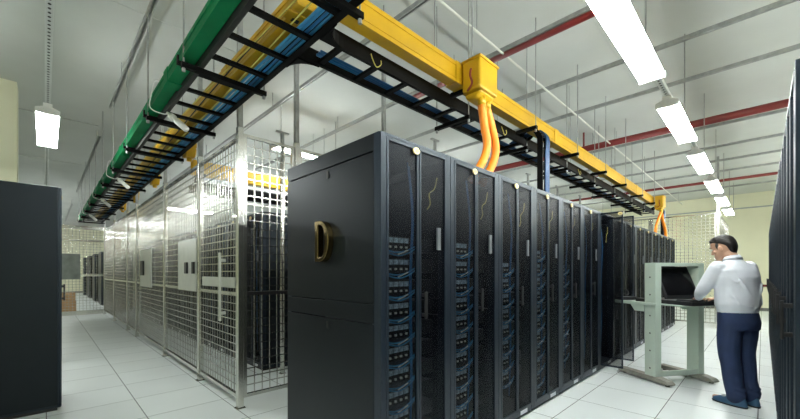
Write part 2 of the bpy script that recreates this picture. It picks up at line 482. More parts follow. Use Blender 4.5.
for i in range(6):
    pan.append(panel_y('cage_door' if i in (0, 1, 2) else 'lattice_fence', names[i], 'cage door' if i in (0,1,2) else 'fence', XC, PY[i]+.035, PY[i+1]-.035))
# handle and plate of door 0
t = pan[0]; cy = t.location.y
MB().box(-.030, -.018, 3.47-cy, 4.42-cy, 1.11, 1.21).build('kick_plate', M['plate'], t)
h = MB().box(-.075,-.055, 3.73-cy, 3.765-cy, .78, 1.45)
h.box(-.06,-.012,3.735-cy,3.76-cy,.84,.87).box(-.06,-.012,3.735-cy,3.76-cy,1.36,1.39)
h.build('pull_handle', M['plate'], t, bevel=.004)
t = pan[1]; cy = t.location.y
pl = MB().box(-.030,-.016, 4.66-cy, 5.45-cy, 1.03, 1.66).build('lock_plate', M['plate'], t)
MB().box(-.055,-.030, 4.98-cy, 5.07-cy, 1.24, 1.38).build('lock', M['black'], pl, bevel=.004)
MB().box(-.055,-.030, 4.70-cy, 4.76-cy, 1.24, 1.38).build('lock', M['black'], pl, bevel=.004)
t = pan[2]; cy = t.location.y
pl = MB().box(-.030,-.016, 7.15-cy, 8.10-cy, 1.00, 1.66).build('lock_plate', M['plate'], t)
MB().box(-.055,-.030, 7.72-cy, 7.95-cy, 1.20, 1.46).build('lock', M['black'], pl, bevel=.004)
# front face of the cage
post(1.86, YC, 'stainless cage post in the end wall just left of the nearest rack')
post(3.08, YC, 'stainless cage post behind the central rack row')
for i in range(5):
    post(4.10+1.5*i, YC, 'galvanised post with a T cap behind the central row, ' + ('nearest' if i == 0 else ORD[i]+' of five'), top=3.27 if i else 3.2, w=.022, cap=True, group='capped posts behind the central row')
panel_x('lattice_fence', 'lattice end panel of the cage beside the nearest rack', 'fence', YC, XC+.03, 1.83, z1=2.55, midmat='black')
panel_x('lattice_fence', 'lattice end panel of the cage mostly behind the nearest rack', 'fence', YC, 1.89, 3.05, z1=2.55, midmat='black')
post(2.1, 4.2, 'galvanised strut with a T cap standing inside the cage', top=2.98, cap=True, w=.022)
# far gate
g = thing('lattice_gate', 'lattice gate closing the left aisle at its far end', 'gate', (.25, 13.9, 0))
lattice_x(-1.9, 1.0, 0, .12, 2.15).build('lattice', M['steel'], g)
lattice_x(-1.9, 1.0, 0, 2.2, 2.50).build('upper_lattice', M['steel'], g)
MB().box(-1.95,1.0,-.02,.02,2.5,2.60).build('top_rail', M['steel'], g)
MB().box(-1.95,1.0,-.02,.02,2.15,2.20).build('transom', M['steel'], g)
MB().box(-1.95,1.0,-.02,.02,.02,.14).build('bottom_rail', M['steel'], g)
MB().box(-1.95,1.0,-.02,.02,1.14,1.20).build('mid_rail', M['steel'], g)
MB().box(-1.95,-1.88,-.03,.03,0,2.6).box(-.30,-.25,-.025,.025,.14,2.15).build('stile', M['steel'], g)
o = MB().box(-.34, .29, -.012, 0, 1.05, 1.78).build('hanging_board', M['panel'], loc=(.44, 13.875, 0))
tag(o, 'grey board hung on the far lattice gate', 'board')
for i, (x, y, z, w_, h_) in enumerate(((.50, 15.4, 0, .42, .36), (.49, 15.42, .362, .36, .26), (.05, 15.6, 0, .4, .35))):
    t = thing('cardboard_box', ['brown cardboard box on the floor behind the far gate, bottom of a stack', 'smaller brown cardboard box on top of the stack behind the gate',
              'brown cardboard box standing alone behind the far gate'][i], 'box', (x, y, z), .1*i, 'cartons beyond the gate')
    MB().box(-w_/2, w_/2, -.2, .2, 0, h_).build('carton', M['carton'], t, bevel=.006)
    MB().box(-w_/2-.001, w_/2+.001, -.03, .03, h_-.002, h_+.001).build('tape', M['cream'], t)
# far right cage
XF = 10.78
post(XF, .707, 'stainless post at the right corner of the far cage behind the man', top=ZC)
for i, (a, b) in enumerate(((.74, 1.95), (1.99, 3.2), (3.24, 4.6))):
    panel_y('lattice_fence', 'lattice panel of the far cage, ' + ['beside the man', 'behind the console', 'behind the end of the central row'][i], 'fence', XF, a, b, z1=2.60)
    post(XF, [1.97, 3.22, 4.62][i], 'stainless post of the far cage, ' + ORD[i+1] + ' from its right corner', top=2.60)
panel_x('lattice_fence', 'lattice side panel of the far cage running away along the aisle', 'fence', .707, XF+.04, 13.9, z1=2.6)

# -------------------------------------------------------------------- lamps
def make_lamp():
    t = thing('fluorescent_lamp', 'lamp', 'ceiling lamp')
    L_ = .64
    MB().prism([(-.035,.031),(-.078,.014),(-.078,.011),(-.014,-.004),(.014,-.004),(.078,.011),(.078,.014),(.035,.031)], 'x', -L_, L_).build('reflector', M['white'], t)
    MB().box(-L_, L_, -.032, .032, .031, .065).build('housing', M['white'], t, bevel=.003)
    for sx in (-1, 1):
        MB().box(sx*L_, sx*(L_-.025), -.085, .085, -.030, .012).build('end_cap', M['white'], t)
    for sy in (-1, 1):
        MB().tube([(-L_+.027, sy*.065, -.010), (L_-.027, sy*.065, -.010)], .016, 10).build('tube', M['tube'], t, smooth=True)
    return t
lp = None
def lamp(x, y, z, rz, label, group):
    global lp
    if lp is None: lp = r = make_lamp()
    else: r = dup(lp)
    r.location = (x, y, z); r.rotation_euler = (0, 0, rz); r['label'] = label
    if group: r['group'] = group
    return r
ZL = 1.26+1.5
rowpos = ['added out of view behind the camera', 'nearest and largest in view', 'second from the camera', 'third from the camera', 'fourth from the camera', 'fifth from the camera', 'farthest and smallest']  # first lamp of the row is unseen, added to light the aisle
for i in range(7):
    x = .15+1.86*i+.64 if i else .75
    lamp(x+.05, .60, ZL, 0, 'twin-tube fluorescent lamp over the right aisle, ' + rowpos[i], 'fluorescent lamps over the right aisle')
lamp(.02, 5.30, ZL, PI/2, 'bright twin-tube fluorescent lamp over the left aisle above the black rack', 'lamps over the left aisle')
lamp(.02, .9, ZL, PI/2, 'twin-tube fluorescent lamp over the left aisle, added out of view overhead', 'lamps over the left aisle')  # unseen lamp added for more light near the camera
for i, (x, y) in enumerate(((3.08, 5.2), (3.2, 8.8), (5.1, 8.8), (3.2, 12.5), (5.1, 12.5), (6.5, 5.2), (10.0, 5.2), (-.2, 17.), (-.2, 21.), (-.2, 25.), (-3.5, 10.), (9, 10), (9, 16), (1.5, -1.95), (5.0, -1.95), (8.5, -1.95), (12.0, -1.95), (14.6, 4.0))):  # hidden lamps behind racks, by the pier and in far cage: added fill light
    lab = ['seen just above the end of the cage by the nearest rack', 'in the middle of the cage, left one', 'in the middle of the cage, right one', 'deep in the cage, left one',
           'deep in the cage, right one', 'added unseen behind the middle of the central row', 'added unseen behind the far end of the central row', 'just beyond the far gate', 'second beyond the far gate',
           'farthest beyond the gate', 'added unseen over the floor left of the pier', 'added unseen over the hidden room behind the racks', 'added unseen at the back of the hidden room', 'added unseen behind the right-hand row, nearest', 'added unseen behind the right-hand row, second', 'added unseen behind the right-hand row, third', 'added unseen behind the right-hand row, farthest', 'added unseen inside the far cage'][i]
    lm = lamp(x, y, 3.16, 0, 'twin-tube fluorescent lamp ' + lab, 'lamps over the cage and the rooms behind')
    for ch in list(lm.children):
        if ch.name.startswith('rod'): bpy.data.objects.remove(ch)
    for sx in (-.5, .5): MB().tube([(sx, 0, .055), (sx, 0, ZC-3.16)], .006, 6).build('rod', M['galv'], lm)

# ------------------------------------------------------- struts and conduits
def channel(name, label, axis, a0, a1, b, z, m_='galv', w=.041, h=.041, cat='ceiling strut', group=None):
    mb = MB(); hw = w/2; tk = .004
    prof = [(-hw, -h, -hw+tk, 0), (hw-tk, -h, hw, 0), (-hw+tk, -tk, hw-tk, 0), (-hw+tk, -h, -hw+.013, -h+tk), (hw-.013, -h, hw-tk, -h+tk)]
    for u0, v0, u1, v1 in prof:
        if axis == 'y': mb.box(u0, u1, a0, a1, v0, v1)
        else: mb.box(a0, a1, u0, u1, v0, v1)
    loc = (b, 0, z) if axis == 'y' else (0, b, z)
    o = mb.build(name, M[m_], loc=loc); tag(o, label, cat, group); return o
def flat_strut(name, label, axis, a0, a1, b, z, group=None):
    mb = MB()
    if axis == 'y': mb.box(-.0205,.0205,a0,a1,-.041,0)
    else: mb.box(a0,a1,-.0205,.0205,-.041,0)
    o = mb.build(name, M['strut_'+axis], loc=(b,0,z) if axis == 'y' else (0,b,z)); tag(o, label, 'ceiling strut', group)
    return o
ZS = 1.26+2.35+.041
sx_ = [2.35, 3.485, 4.62, 5.63, 7.70, 9.02, 10.2, 11.3, 13.5]
sn = ['nearest to the camera', 'second, above the near red pipe', 'third from the camera', 'fourth from the camera', 'fifth, just past the thick red pipe', 'sixth from the camera',
      'seventh from the camera', 'eighth from the camera', 'farthest from the camera']
for x, l in zip(sx_, sn):
    channel('ceiling_strut', 'grey channel strut under the ceiling, ' + l, 'y', -2.9, 13.0, x, ZS, group='struts crossing the room')
    hg = thing('strut_hanger', 'threaded rods of the ceiling strut %s' % l, 'rod', (x, 0, 0), 0, 'rods of the cross struts')
    for y in (-1.6, -.3, 2.6, 5.0, 8.0, 11.0): MB().tube([(0, y, ZS), (0, y, ZC)], .006, 6).build('rod', M['galv'], hg)
# strut over the right lamps and left lamps
flat_strut('lamp_strut', 'perforated strut carrying the lamps over the right aisle', 'x', -1.5, 13.4, .60, ZL+.063+.041)
flat_strut('lamp_strut', 'perforated strut carrying the lamp at the left edge', 'y', -1.0, 13.0, .02, ZL+.063+.041)
hg = thing('lamp_strut_hanger', 'long thin rods holding the perforated strut over the right aisle', 'rod', (0, .60, 0))
for k in range(8):
    MB().tube([(.9+1.86*k+1.55-1.2, 0, ZL+.107), (.9+1.86*k+1.55-1.2, 0, ZC)], .006, 6).build('rod', M['galv'], hg)
hg = thing('lamp_strut_hanger', 'long thin rods holding the perforated strut at the left edge', 'rod', (.02, 0, 0))
for y in (1.5, 7.6, 10.5): MB().tube([(0, y, ZL+.107), (0, y, ZC)], .006, 6).build('rod', M['galv'], hg)
# left struts (three lengths)
for i, (a, b) in enumerate(((0, 6.6), (8.2, 14.3), (17., 23.))):
    channel('ceiling_strut', 'dark channel strut above the left cable tray, ' + ['nearest length', 'middle length', 'farthest length'][i], 'y', a, b, .68, ZS, group='struts above the left tray')
    hg = thing('strut_hanger', 'short rods holding the strut above the left tray, ' + ['nearest length', 'middle length', 'farthest length'][i], 'rod', (.68, a, 0), 0, 'rods above the left tray')
    for y in (.4, 3., 5.6): MB().tube([(0, y, ZS), (0, y, ZC)], .006, 6).build('rod', M['galv'], hg)
# white conduit
o = MB().tube([(-.5, 1.90, 3.53), (15.2, 1.90, 3.53)], .011, 8).build('conduit', M['cream'], smooth=True); tag(o, 'thin white conduit running away diagonally below the ceiling struts', 'pipe')
hg = thing('conduit_hanger', 'short rods holding the thin white conduit', 'rod', (0, 1.90, 0))
for k in range(7): MB().tube([(.6+2.3*k, 0, 3.544), (.6+2.3*k, 0, ZC)], .004, 6).build('rod', M['galv'], hg)
# red pipes
def red_pipe(x, z, r, y0, y1, label, stubs=()):
    t = thing('sprinkler_pipe', label, 'pipe', (x, 0, z), 0, 'red sprinkler pipes')
    MB().tube([(0, y0, 0), (0, y1, 0)], r, 14).build('pipe', M['red'], t, smooth=True)
    for y in (y0+1.5, (y0+y1)/2, y1-.6):
        MB().tube([(0, y, r), (0, y, ZC-z)], .006, 6).build('rod', M['galv'], t)
        MB().tube([(0, y-.015, 0), (0, y+.015, 0)], r+.006, 14).build('clamp', M['galv'], t)
    for y in stubs:
        s_ = MB().tube([(0, y, 0), (0, y, .34)], .017, 8).tube([(-.035, y, .33), (.035, y, .33)], .012, 8)
        s_.tube([(0, y-.09, .35), (0, y+.09, .35)], .014, 8); s_.build('sprinkler_head', M['red'], t, smooth=True)
red_pipe(3.42, 3.53, .030, -2.9, 3.4, 'dark red sprinkler pipe nearest the camera, passing the yellow exit box')
red_pipe(7.15, 3.55, .055, -2.9, 12, 'thick dark red sprinkler pipe crossing the middle of the ceiling', (2.35,))
red_pipe(12.1, 3.56, .035, -2.9, 12, 'thin dark red sprinkler pipe farthest away')
for i, (x, y, z) in enumerate(((2.38, 1.98, 3.05), (7.0, 2.05, 2.97))):
    o = thing('sprinkler_drop', '', 'x', (x, y, z)); MB().tube([(0, 0, .05), (0, 0, ZC-z)], .006, 6).build('rod', M['galv'], o)
    MB().tube([(0, 0, -.01), (0, 0, .06)], .013, 8).tube([(-.02, -.06, 0), (.02, .06, 0)], .014, 8).build('head', M['red'], o, smooth=True); tag(o, 'dark red sprinkler drop behind the yellow duct, ' + ['near one', 'far one'][i], 'sprinkler', 'sprinkler drops')
t = thing('wall_hydrant_pipe', 'thin red pipe low on the far beige wall behind the man', 'pipe', (X1, 0, .82))
MB().tube([(-.05, -1.5, 0), (-.05, 2.4, 0)], .035, 10).build('pipe', M['red'], t, smooth=True)
for y in (-1., .5, 2.): MB().box(-.05, 0, y-.02, y+.02, -.02, .02).build('bracket', M['galv'], t)

# ----------------------------------------------------------- cable trays
ZB = 1.26+1.42; HT = .10
t = thing('cable_tray', 'long black ladder cable tray over the left aisle', 'cable tray', (0, 0, ZB))
MB().box(.76,.768,-.6,13.6,0,HT).box(.768,.79,-.6,13.6,0,.006).box(.768,.79,-.6,13.6,HT-.006,HT).build('rail', M['tray_side'], t)
MB().box(1.182,1.19,-.6,13.6,0,HT).box(1.15,1.182,-.6,13.6,0,.006).box(1.15,1.182,-.6,13.6,HT-.006,HT).build('rail', M['tray'], t)
k = 0; y = 1.967-.305*8
while y < 13.5:
    MB().box(.77, 1.18, y-.019, y+.019, .008, .030).build('rung', M['tray'], t); y += .305
t = thing('cable_tray', 'black ladder cable tray running above the central rack row', 'cable tray', (0, 0, ZB))
MB().box(1.195,10.7,1.878,1.886,0,HT).box(1.195,10.7,1.886,1.905,0,.006).build('rail', M['tray'], t)
MB().box(1.195,10.7,2.152,2.16,0,HT).box(1.195,10.7,2.13,2.152,0,.006).build('rail', M['tray'], t)
x = 1.35
while x < 10.65:
    MB().box(x-.019, x+.019, 1.886, 2.152, .008, .030).build('rung', M['tray'], t); x += .305
# perforated curved joining plates at the junction
for (xa, sgn, yb) in ((1.19, -1, 1.878), (1.19, 1, 2.16)):
    n = 6; R_ = .16; jp = MB()
    arc = [(1.19 + R_ - R_*math.cos(PI/2*k/n), yb + sgn*(R_ - R_*math.sin(PI/2*k/n))) for k in range(n+1)]
    for p0, p1 in zip(arc, arc[1:]):
        dx, dy = p1[0]-p0[0], p1[1]-p0[1]; l = math.hypot(dx, dy); nx, ny = -dy/l*.004, dx/l*.004
        jp.prism([(p0[0]-nx, p0[1]-ny), (p1[0]-nx, p1[1]-ny), (p1[0]+nx, p1[1]+ny), (p0[0]+nx, p0[1]+ny)], 'z', 0, .07)
    jp.prism([(1.19, yb)]+[(a, b) for a, b in arc][::-1] if sgn < 0 else [(1.19, yb)]+arc[::-1], 'z', -.006, -.001)
    jp.build('joining_plate', M['tray'], t)

# earth bonding leads on the near rail
for i, (x, y) in enumerate(((1.62, 1.87), (3.35, 1.87), (5.5, 1.87))):
    o = MB().tube(smooth_path([(-.045,0,.06),(-.045,-.015,.02),(-.01,-.015,-.02),(.03,-.015,.01),(.045,0,.05)]), .0035, 6).build('bonding_lead', M['wire_yellow'], smooth=True, loc=(x, y, ZB))
    tag(o, 'short pale bonding lead looped on the tray rail, ' + ['near the junction', 'beside the near cable drop', 'farther along the tray'][i], 'cable', 'bonding leads')
# blue cables lying in the left tray
for i in range(4):
    pts = [(1.085+.026*i+.006*math.sin(k*1.3+i), -.6+.9*k, ZB+.042+.003*(i % 2)) for k in range(16)]
    o = MB().tube(smooth_path(pts, 4), .010, 6).build('data_cable', M['blue_l' if i != 2 else 'blue'], smooth=True)
    tag(o, 'blue data cable lying in the left ladder tray, ' + ['nearest the duct', 'second from the duct', 'third from the duct', 'against the outer rail'][i], 'cable', 'blue cables in the left tray')
for i in range(3):
    pts = [(.93+.05*i+.03*math.sin(k*.9+i*2), -.6+1.0*k, ZB+.037) for k in range(14)]
    o = MB().tube(smooth_path(pts, 4), .005, 5).build('fibre_cord', M['wire_yellow' if i != 1 else 'black'], smooth=True)
    tag(o, ['thin yellow cord lying loose on the tray rungs, leftmost', 'thin dark cord lying loose on the tray rungs', 'thin yellow cord lying loose beside the blue cables'][i], 'cable', 'loose cords in the left tray')
for i in range(3):
    pts = [(1.3+.9*k, 2.06+.022*i+.005*math.sin(k+i), ZB+.042) for k in range(10)]
    o = MB().tube(smooth_path(pts, 4), .010, 6).build('data_cable', M['blue'], smooth=True)
    tag(o, 'dark blue cable lying in the tray over the central row, ' + ['front one', 'middle one', 'rear one'][i], 'cable', 'blue cables in the central tray')

# hangers
def hanger(name, label, x0, y0, x1, y1, zb, group, rods=((0,), (1,)), top=ZC, top0=None, m_='tray'):
    t = thing(name, label, 'hanger', (x0, y0, zb), 0, group)
    dx, dy = x1-x0, y1-y0; l = math.hypot(dx, dy); nx, ny = -dy/l*.018, dx/l*.018
    MB().prism([(nx,ny),(-nx,-ny),(dx-nx,dy-ny),(dx+nx,dy+ny)], 'z', -.036, -.002).build('crossbar', M[m_], t)
    for q in rods:
        f = q[0]; px, py = dx*f + (.014 if f == 0 else -.014)*dx/l, dy*f + (.014 if f == 0 else -.014)*dy/l
        MB().tube([(px, py, -.055), (px, py, (top0 if (f == 0 and top0) else top)-zb)], .006, 6).build('rod', M['galv'], t)
        MB().tube([(px, py, -.062), (px, py, -.038)], .012, 6).build('nut', M['galv'], t)
for i, y in enumerate((.35, 1.55, 2.76, 3.94, 5.12, 6.3, 7.5, 8.7, 9.9, 11.1, 12.3, 13.4)):
    lab = 'crossbar and rods under the left cable tray, ' + ('out of view overhead' if i == 0 else 'farthest' if i == 11 else ORD[i] + ' from the camera')
    hanger('tray_hanger', lab, .655, y, 1.24, y, ZB, 'hangers of the left tray', top0=ZS-.041 if (y < 6.5 or 8.3 < y) else None)
for i, x in enumerate((2.43, 3.57, 4.75, 5.9, 7.0, 8.2, 9.3)):
    far = 'nearest' if i == 0 else 'farthest' if i == 6 else ORD[i] + ' from the camera'
    hanger('tray_hanger', 'crossbar and rods under the central cable tray, ' + far, x+.3, 1.86, x+.3, 2.26, ZB, 'hangers of the central tray')
    hanger('duct_hanger', 'black bracket and rod under the yellow duct, ' + far, x, 1.62, x, 1.84, 1.26+1.498, 'hangers of the yellow duct', rods=((0,),))

# ----------------------------------------------------------------- ducts
def duct(name, label, axis, a0, a1, b0, b1, z0, z1, mt_, group=None, step=1.9):
    t = thing(name, label, 'cable duct', (0,0,0), 0, group)
    def bx(m, a, b, c, d, e, f):
        return m.box(a, b, c, d, e, f) if axis == 'x' else m.box(c, d, a, b, e, f)
    m = MB(); k = .004
    bx(m, a0, a1, b0, b0+k, z0, z1-.012); bx(m, a0, a1, b1-k, b1, z0, z1-.012); bx(m, a0, a1, b0+k, b1-k, z0, z0+k)
    m.build('trough', M[mt_], t)
    c = MB(); bx(c, a0, a1, b0-.006, b1+.006, z1-.012, z1); bx(c, a0, a1, b0-.006, b0-.001, z1-.03, z1-.012)
    c.build('lid', M[mt_], t)
    e = MB(); bx(e, a0, a1, b0-.008, b0, z0-.0, z0+.018); bx(e, a0, a1, b0-.004, b0, z0+.03, z0+.036); bx(e, a0, a1, b0-.008, b0+.012, z0-.006, z0)
    e.build('lip', M[mt_], t)
    a = a0+step*.6
    while a < a1-.2:
        c = MB(); bx(c, a-.06, a+.06, b0-.012, b0-.008, z0-.004, z1+.004); bx(c, a-.06, a+.06, b0-.012, b1+.012, z0-.010, z0-.006)
        c.build('coupler', M[mt_], t); a += step
    return t
duct('yellow_duct', 'long yellow fibre duct running above the central rack row', 'x', 1.21, 9.75, 1.70, 1.786, 1.26+1.498, 1.26+1.656, 'yellow')
yd = duct('yellow_duct', 'yellow fibre duct lying over the rungs of the left tray', 'y', 1.93, 13.5, 1.04, 1.13, ZB+HT+.01, 1.26+1.656, 'yellow')
MB().prism([(1.02,2.79),(1.15,2.79),(1.15,2.93),(1.02,2.93)], 'y', 1.86, 1.93).box(1.00,1.17,1.93,2.02,2.782,2.80).build('end_fitting', M['yellow'], yd, bevel=.01)
MB().box(1.055,1.10,1.98,2.008,2.778,2.782).build('label_plate', M['black'], yd)
gd = duct('green_duct', 'translucent green cable duct beside the left ladder tray', 'y', -.6, 13.5, .672, .752, 1.26+1.46, 1.26+1.56, 'green', step=2.4)
for i in range(3):
    pts = [(.70+.015*i+.008*math.sin(k*1.1+i*2), -.6+.8*k, 1.26+1.472+.008*i) for k in range(17)]
    o = MB().tube(smooth_path(pts, 4), .004, 5).build('fibre_cord', M['wire_yellow'], smooth=True)
    tag(o, 'yellow fibre cord lying inside the green duct, ' + ['leftmost', 'middle', 'rightmost'][i], 'cable', 'cords in the green duct')
for y in (.35, 1.55, 2.76, 3.94, 5.12, 6.3, 7.5, 8.7, 9.9, 11.1, 12.3, 13.4):
    MB().box(.645,.755,y+.056,y+.084,2.690,2.713).box(.645,.655,y+.056,y+.084,2.713,2.75).build('bracket', M['tray'], gd)
# duct inside the cage
duct('yellow_duct', 'yellow fibre duct crossing inside the cage', 'x', 1.5, 6.0, 5.70, 5.82, 2.66, 2.86, 'yellow')
t = thing('cable_tray', 'black cable tray crossing inside the cage below a yellow duct', 'cable tray', (0, 0, 2.42))
MB().box(1.5,6,5.62,5.63,0,.12).build('rail', M['tray'], t); MB().box(1.5,6,5.92,5.93,0,.12).build('rail', M['tray'], t)
for k in range(14): MB().box(1.6+.32*k,1.64+.32*k,5.63,5.92,.01,.03).build('rung', M['tray'], t)
for i, x in enumerate((1.6, 3.6, 5.6)):
    hanger('tray_hanger', 'crossbar and rods under the tray inside the cage, ' + ['left end', 'middle', 'right end'][i], x, 5.58, x, 5.98, 2.42, 'hangers inside the cage')
    o = MB().box(x-.02, x+.02, 5.56, 5.99, 2.62, 2.652).build('duct_bar', M['tray']); tag(o, 'black bar under the yellow duct inside the cage, ' + ['left end', 'middle', 'right end'][i], 'bracket', 'bars inside the cage')

# exit boxes with hoses
def exit_box(x, y, z, label, hoses, sc=1.0):
    t = thing('duct_exit_box', label, 'duct fitting', (x, y, z), 0, 'yellow exit boxes')
    b = MB().prism([(-.19*sc, .01),(-.19*sc,-.10),(-.13*sc,-.265),(-.005,-.265),(-.005,.01)], 'x', -.12, .14)
    b = MB(); b.box(-.12, .14, -.18, -.012, -.10, .14); b.prism([(-.17,-.10),(-.12,-.15),(-.03,-.15),(-.012,-.10)], 'x', -.09, .12)
    b.build('box', M['yellow'], t, bevel=.018)
    MB().box(-.13, .15, -.19, -.010, .132, .150).build('lid', M['yellow'], t, bevel=.006)
    MB().tube(smooth_path([(-.121,-.10,.06),(-.14,-.11,.05),(-.15,-.11,.0),(-.14,-.12,-.06),(-.13,-.07,-.10)]), .008, 6).build('strap', M['red'], t, smooth=True)
    for k, (dx, dy) in enumerate(((-.005, -.12), (.085, -.11))):
        MB().tube([(dx, dy, -.19), (dx, dy, -.13)], .034, 12).build('collar', M['yellow'], t, smooth=True)
    return t
exit_box(2.47, 1.69, 2.77, 'square yellow exit box on the duct with two orange hoses below', 2)
exit_box(9.62, 1.69, 2.77, 'yellow exit box at the far end of the central duct', 2)
def hose(pts, r, label, group):
    o = MB().tube(smooth_path(pts, 8), r, 12).build('flexible_hose', M['orange'], smooth=True); tag(o, label, 'hose', group)
hose([(2.465,1.57,2.585),(2.50,1.565,2.42),(2.53,1.56,2.28),(2.47,1.56,2.14),(2.31,1.56,1.96)], .033, 'orange hose from the exit box curving left into the second rack', 'orange hoses by the near exit box')
hose([(2.555,1.58,2.585),(2.61,1.56,2.42),(2.66,1.56,2.28),(2.61,1.56,2.14),(2.46,1.56,1.96)], .033, 'orange hose from the exit box, right one of the near pair', 'orange hoses by the near exit box')
hose([(9.63,1.57,2.585),(9.50,1.60,2.4),(9.35,1.62,2.2),(9.30,1.62,1.98)], .028, 'orange hose at the far exit box bending left', 'orange hoses by the far exit box')
hose([(9.695,1.58,2.585),(9.9,1.58,2.4),(10.1,1.57,2.2),(10.15,1.57,1.98)], .028, 'orange hose at the far exit box bending right', 'orange hoses by the far exit box')
for i, y in enumerate((5.03, 7.0, 8.8, 10.4)):
    t = thing('duct_exit_box', 'yellow exit fitting beside the left tray above the cage, ' + ['nearest', 'second', 'third', 'farthest'][i], 'duct fitting', (1.135, y, 2.80), 0, 'exit fittings above the cage')
    MB().box(0, .20, -.13, .13, -.02, .13).prism([(-.13,-.02),(.13,-.02),(.07,-.12),(-.07,-.12)], 'x', .09, .2).build('box', M['yellow'], t, bevel=.015)
    MB().tube([(.145,0,-.16),(.145,0,-.115)], .03, 12).build('collar', M['yellow'], t, smooth=True)

# black ladder drops
def ladder_drop(x, label):
    t = thing('ladder_drop', label, 'cable tray', (x, 0, 0), 0, 'ladder drops')
    prof = [(1.87, 2.75), (1.80, 2.80), (1.72, 2.78), (1.665, 2.70), (1.655, 2.6), (1.655, 2.034)]
    for sx in (0, .17):
        pp = smooth_path([(0, a, b) for a, b in prof], 5); m = MB()
        rg = [[(sx+u, p_.y+v, p_.z + (0)) for u, v in ((-.006,-.03),(.006,-.03),(.006,.03),(-.006,.03))] for p_ in pp]
        m.rings(rg); m.build('side_rail', M['tray'], t)
    z = 2.12
    while z < 2.75: MB().box(.006, .164, 1.64, 1.665, z-.012, z+.012).build('rung', M['tray'], t); z += .15
    for k in range(4):
        pp = smooth_path([(.085+.022*k, 2.05, 2.735), (.085+.022*k, 1.85, 2.79), (.085+.022*k, 1.72, 2.80), (.085+.022*k, 1.63, 2.70), (.085+.022*k, 1.63, 2.5), (.085+.022*k, 1.63, 2.034)])
        MB().tube(pp, .011, 8).build('blue_cable', M['blue_d'], t, smooth=True)
ladder_drop(3.72, 'black ladder drop with blue cables beside the orange hoses')
ladder_drop(10.25, 'black ladder drop at the far end of the central tray')

# white cable sockets dangling from the left tray
for i, y in enumerate((3.67, 6.76, 8.9, 11.5)):
    t = thing('cable_socket', 'white cable socket dangling from the left tray, ' + ['nearest', 'second', 'third', 'farthest'][i], 'socket', (.80, y, ZB-.05), 0, 'white sockets under the left tray')
    t.rotation_euler = Vector((-.50, .50, .62)).to_track_quat('Z', 'Y').to_euler()
    MB().tube([(0,0,-.17),(0,0,-.05)], .027, 12).tube([(0,0,-.05),(0,0,-.02)], .020, 12).build('socket_body', M['white'], t, smooth=True)
    MB().tube([(0,0,-.02),(0,0,.02)], .030, 12, r2=.026).tube([(0,0,.02),(0,0,.06)], .018, 12, r2=.009).build('collar', M['white'], t, smooth=True)
    bpy.context.view_layer.update(); inv = t.matrix_world.inverted()
    pp = [inv @ Vector(q) for q in ((.775, y+.025, ZB-.02), (.735, y+.04, ZB-.03), (.655, y+.10, ZB+.02), (.652, y+.02, ZB+.12), (.66, y-.06, ZB+.19), (.70, y-.08, ZB+.19))]
    MB().tube(smooth_path(pp), .005, 6).build('lead', M['white'], t, smooth=True)

# ------------------------------------------------------------- console cart
ca = math.radians(57-90)
ct = thing('console_cart', 'sage green steel console cart with a black screen, used by the man', 'cart', (5.22, .725, 0), ca)
# local: +x to the cart's right (from the man), +y away from the man
for sx in (-1, 1):
    xo = sx*.30
    u = MB()
    u.box(xo-.040, xo+.040, -.07, -.064, .07, 1.35)
    u.box(xo+sx*.034, xo+sx*.040, -.064, .07, .07, 1.35)
    u.box(xo-sx*.040, xo-sx*.034, -.064, .07, .07, 1.35)
    up = u.build('upright', M['cart'], ct, bevel=.002)
    hb = MB()
    for z in (.16,.36,.56,.76,1.0,1.2):
        n = 10
        for xx, s2 in ((xo+sx*.0405, sx),):
            hb.prism([(.0+.009*math.cos(2*PI*k/n), z+.009*math.sin(2*PI*k/n)) for k in range(n)], 'x', xx-s2*.001, xx+s2*.001)
        if z < 1.0 and sx == 1: pass
    hb.build('bolt_hole', M['black'], up)
    MB().prism([(-.235,.035),(-.225,.018),(.45,.018),(.45,.065),(-.10,.075),(-.20,.06)], 'x', xo-.05, xo+.05).build('foot', M['cart_foot'], ct, bevel=.006)
    ft = MB()
    for y in (-.18, .39): ft.tube([(xo, y, 0), (xo, y, .019)], .022, 12)
    ft.build('glide', M['black'], ct)
MB().box(-.34, .34, -.07, .07, 1.350, 1.365).box(-.26,.26,-.07,-.064,1.325,1.35).build('top_panel', M['cart'], ct, bevel=.002)
MB().box(-.26, .26, -.06, .05, .075, .10).box(-.26,.26,-.064,-.058,.07,.13).build('bottom_tie', M['cart'], ct, bevel=.002)
MB().box(-.257, .257, -.30, .42, .885, .900).box(-.37,-.342,-.1,.48,.875,.91).box(.342,.37,-.1,.48,.875,.91).box(-.37,.37,.44,.48,.875,.91).build('shelf', M['cart'], ct, bevel=.002)
for sx in (-1, 1): MB().prism([(.07,.875),(.26,.875),(.20,.80),(.07,.80)], 'x', sx*.344, sx*.350).build('gusset', M['cart'], ct)
cs = thing('keyboard_console', 'black rack console with tilted screen and keyboard tray in the cart', 'computer', (5.22, .725, .9), ca)
MB().box(-.235,.235,-.40,.10,.002,.045).build('base_tray', M['plastic'], cs, bevel=.004)
kb = MB().box(-.21,.21,-.38,-.20,.045,.055).build('keyboard', M['plastic'], cs, bevel=.002)
kk = MB()
for r_ in range(5):
    for c_ in range(14): kk.box(-.205+c_*.0292, -.205+c_*.0292+.025, -.375+r_*.034, -.375+r_*.034+.028, .055, .061)
kk.build('keys', M['plastic'], kb)
sc_ = MB().box(-.235,.235,-.012,.012,0,.40).build('screen', M['plastic'], cs, bevel=.004)
sc_.location = (0, -.10, .055); sc_.rotation_euler = (math.radians(-24), 0, 0)
MB().box(-.205,.205,-.0145,-.0125,.04,.37).build('display', M['screen'], sc_)
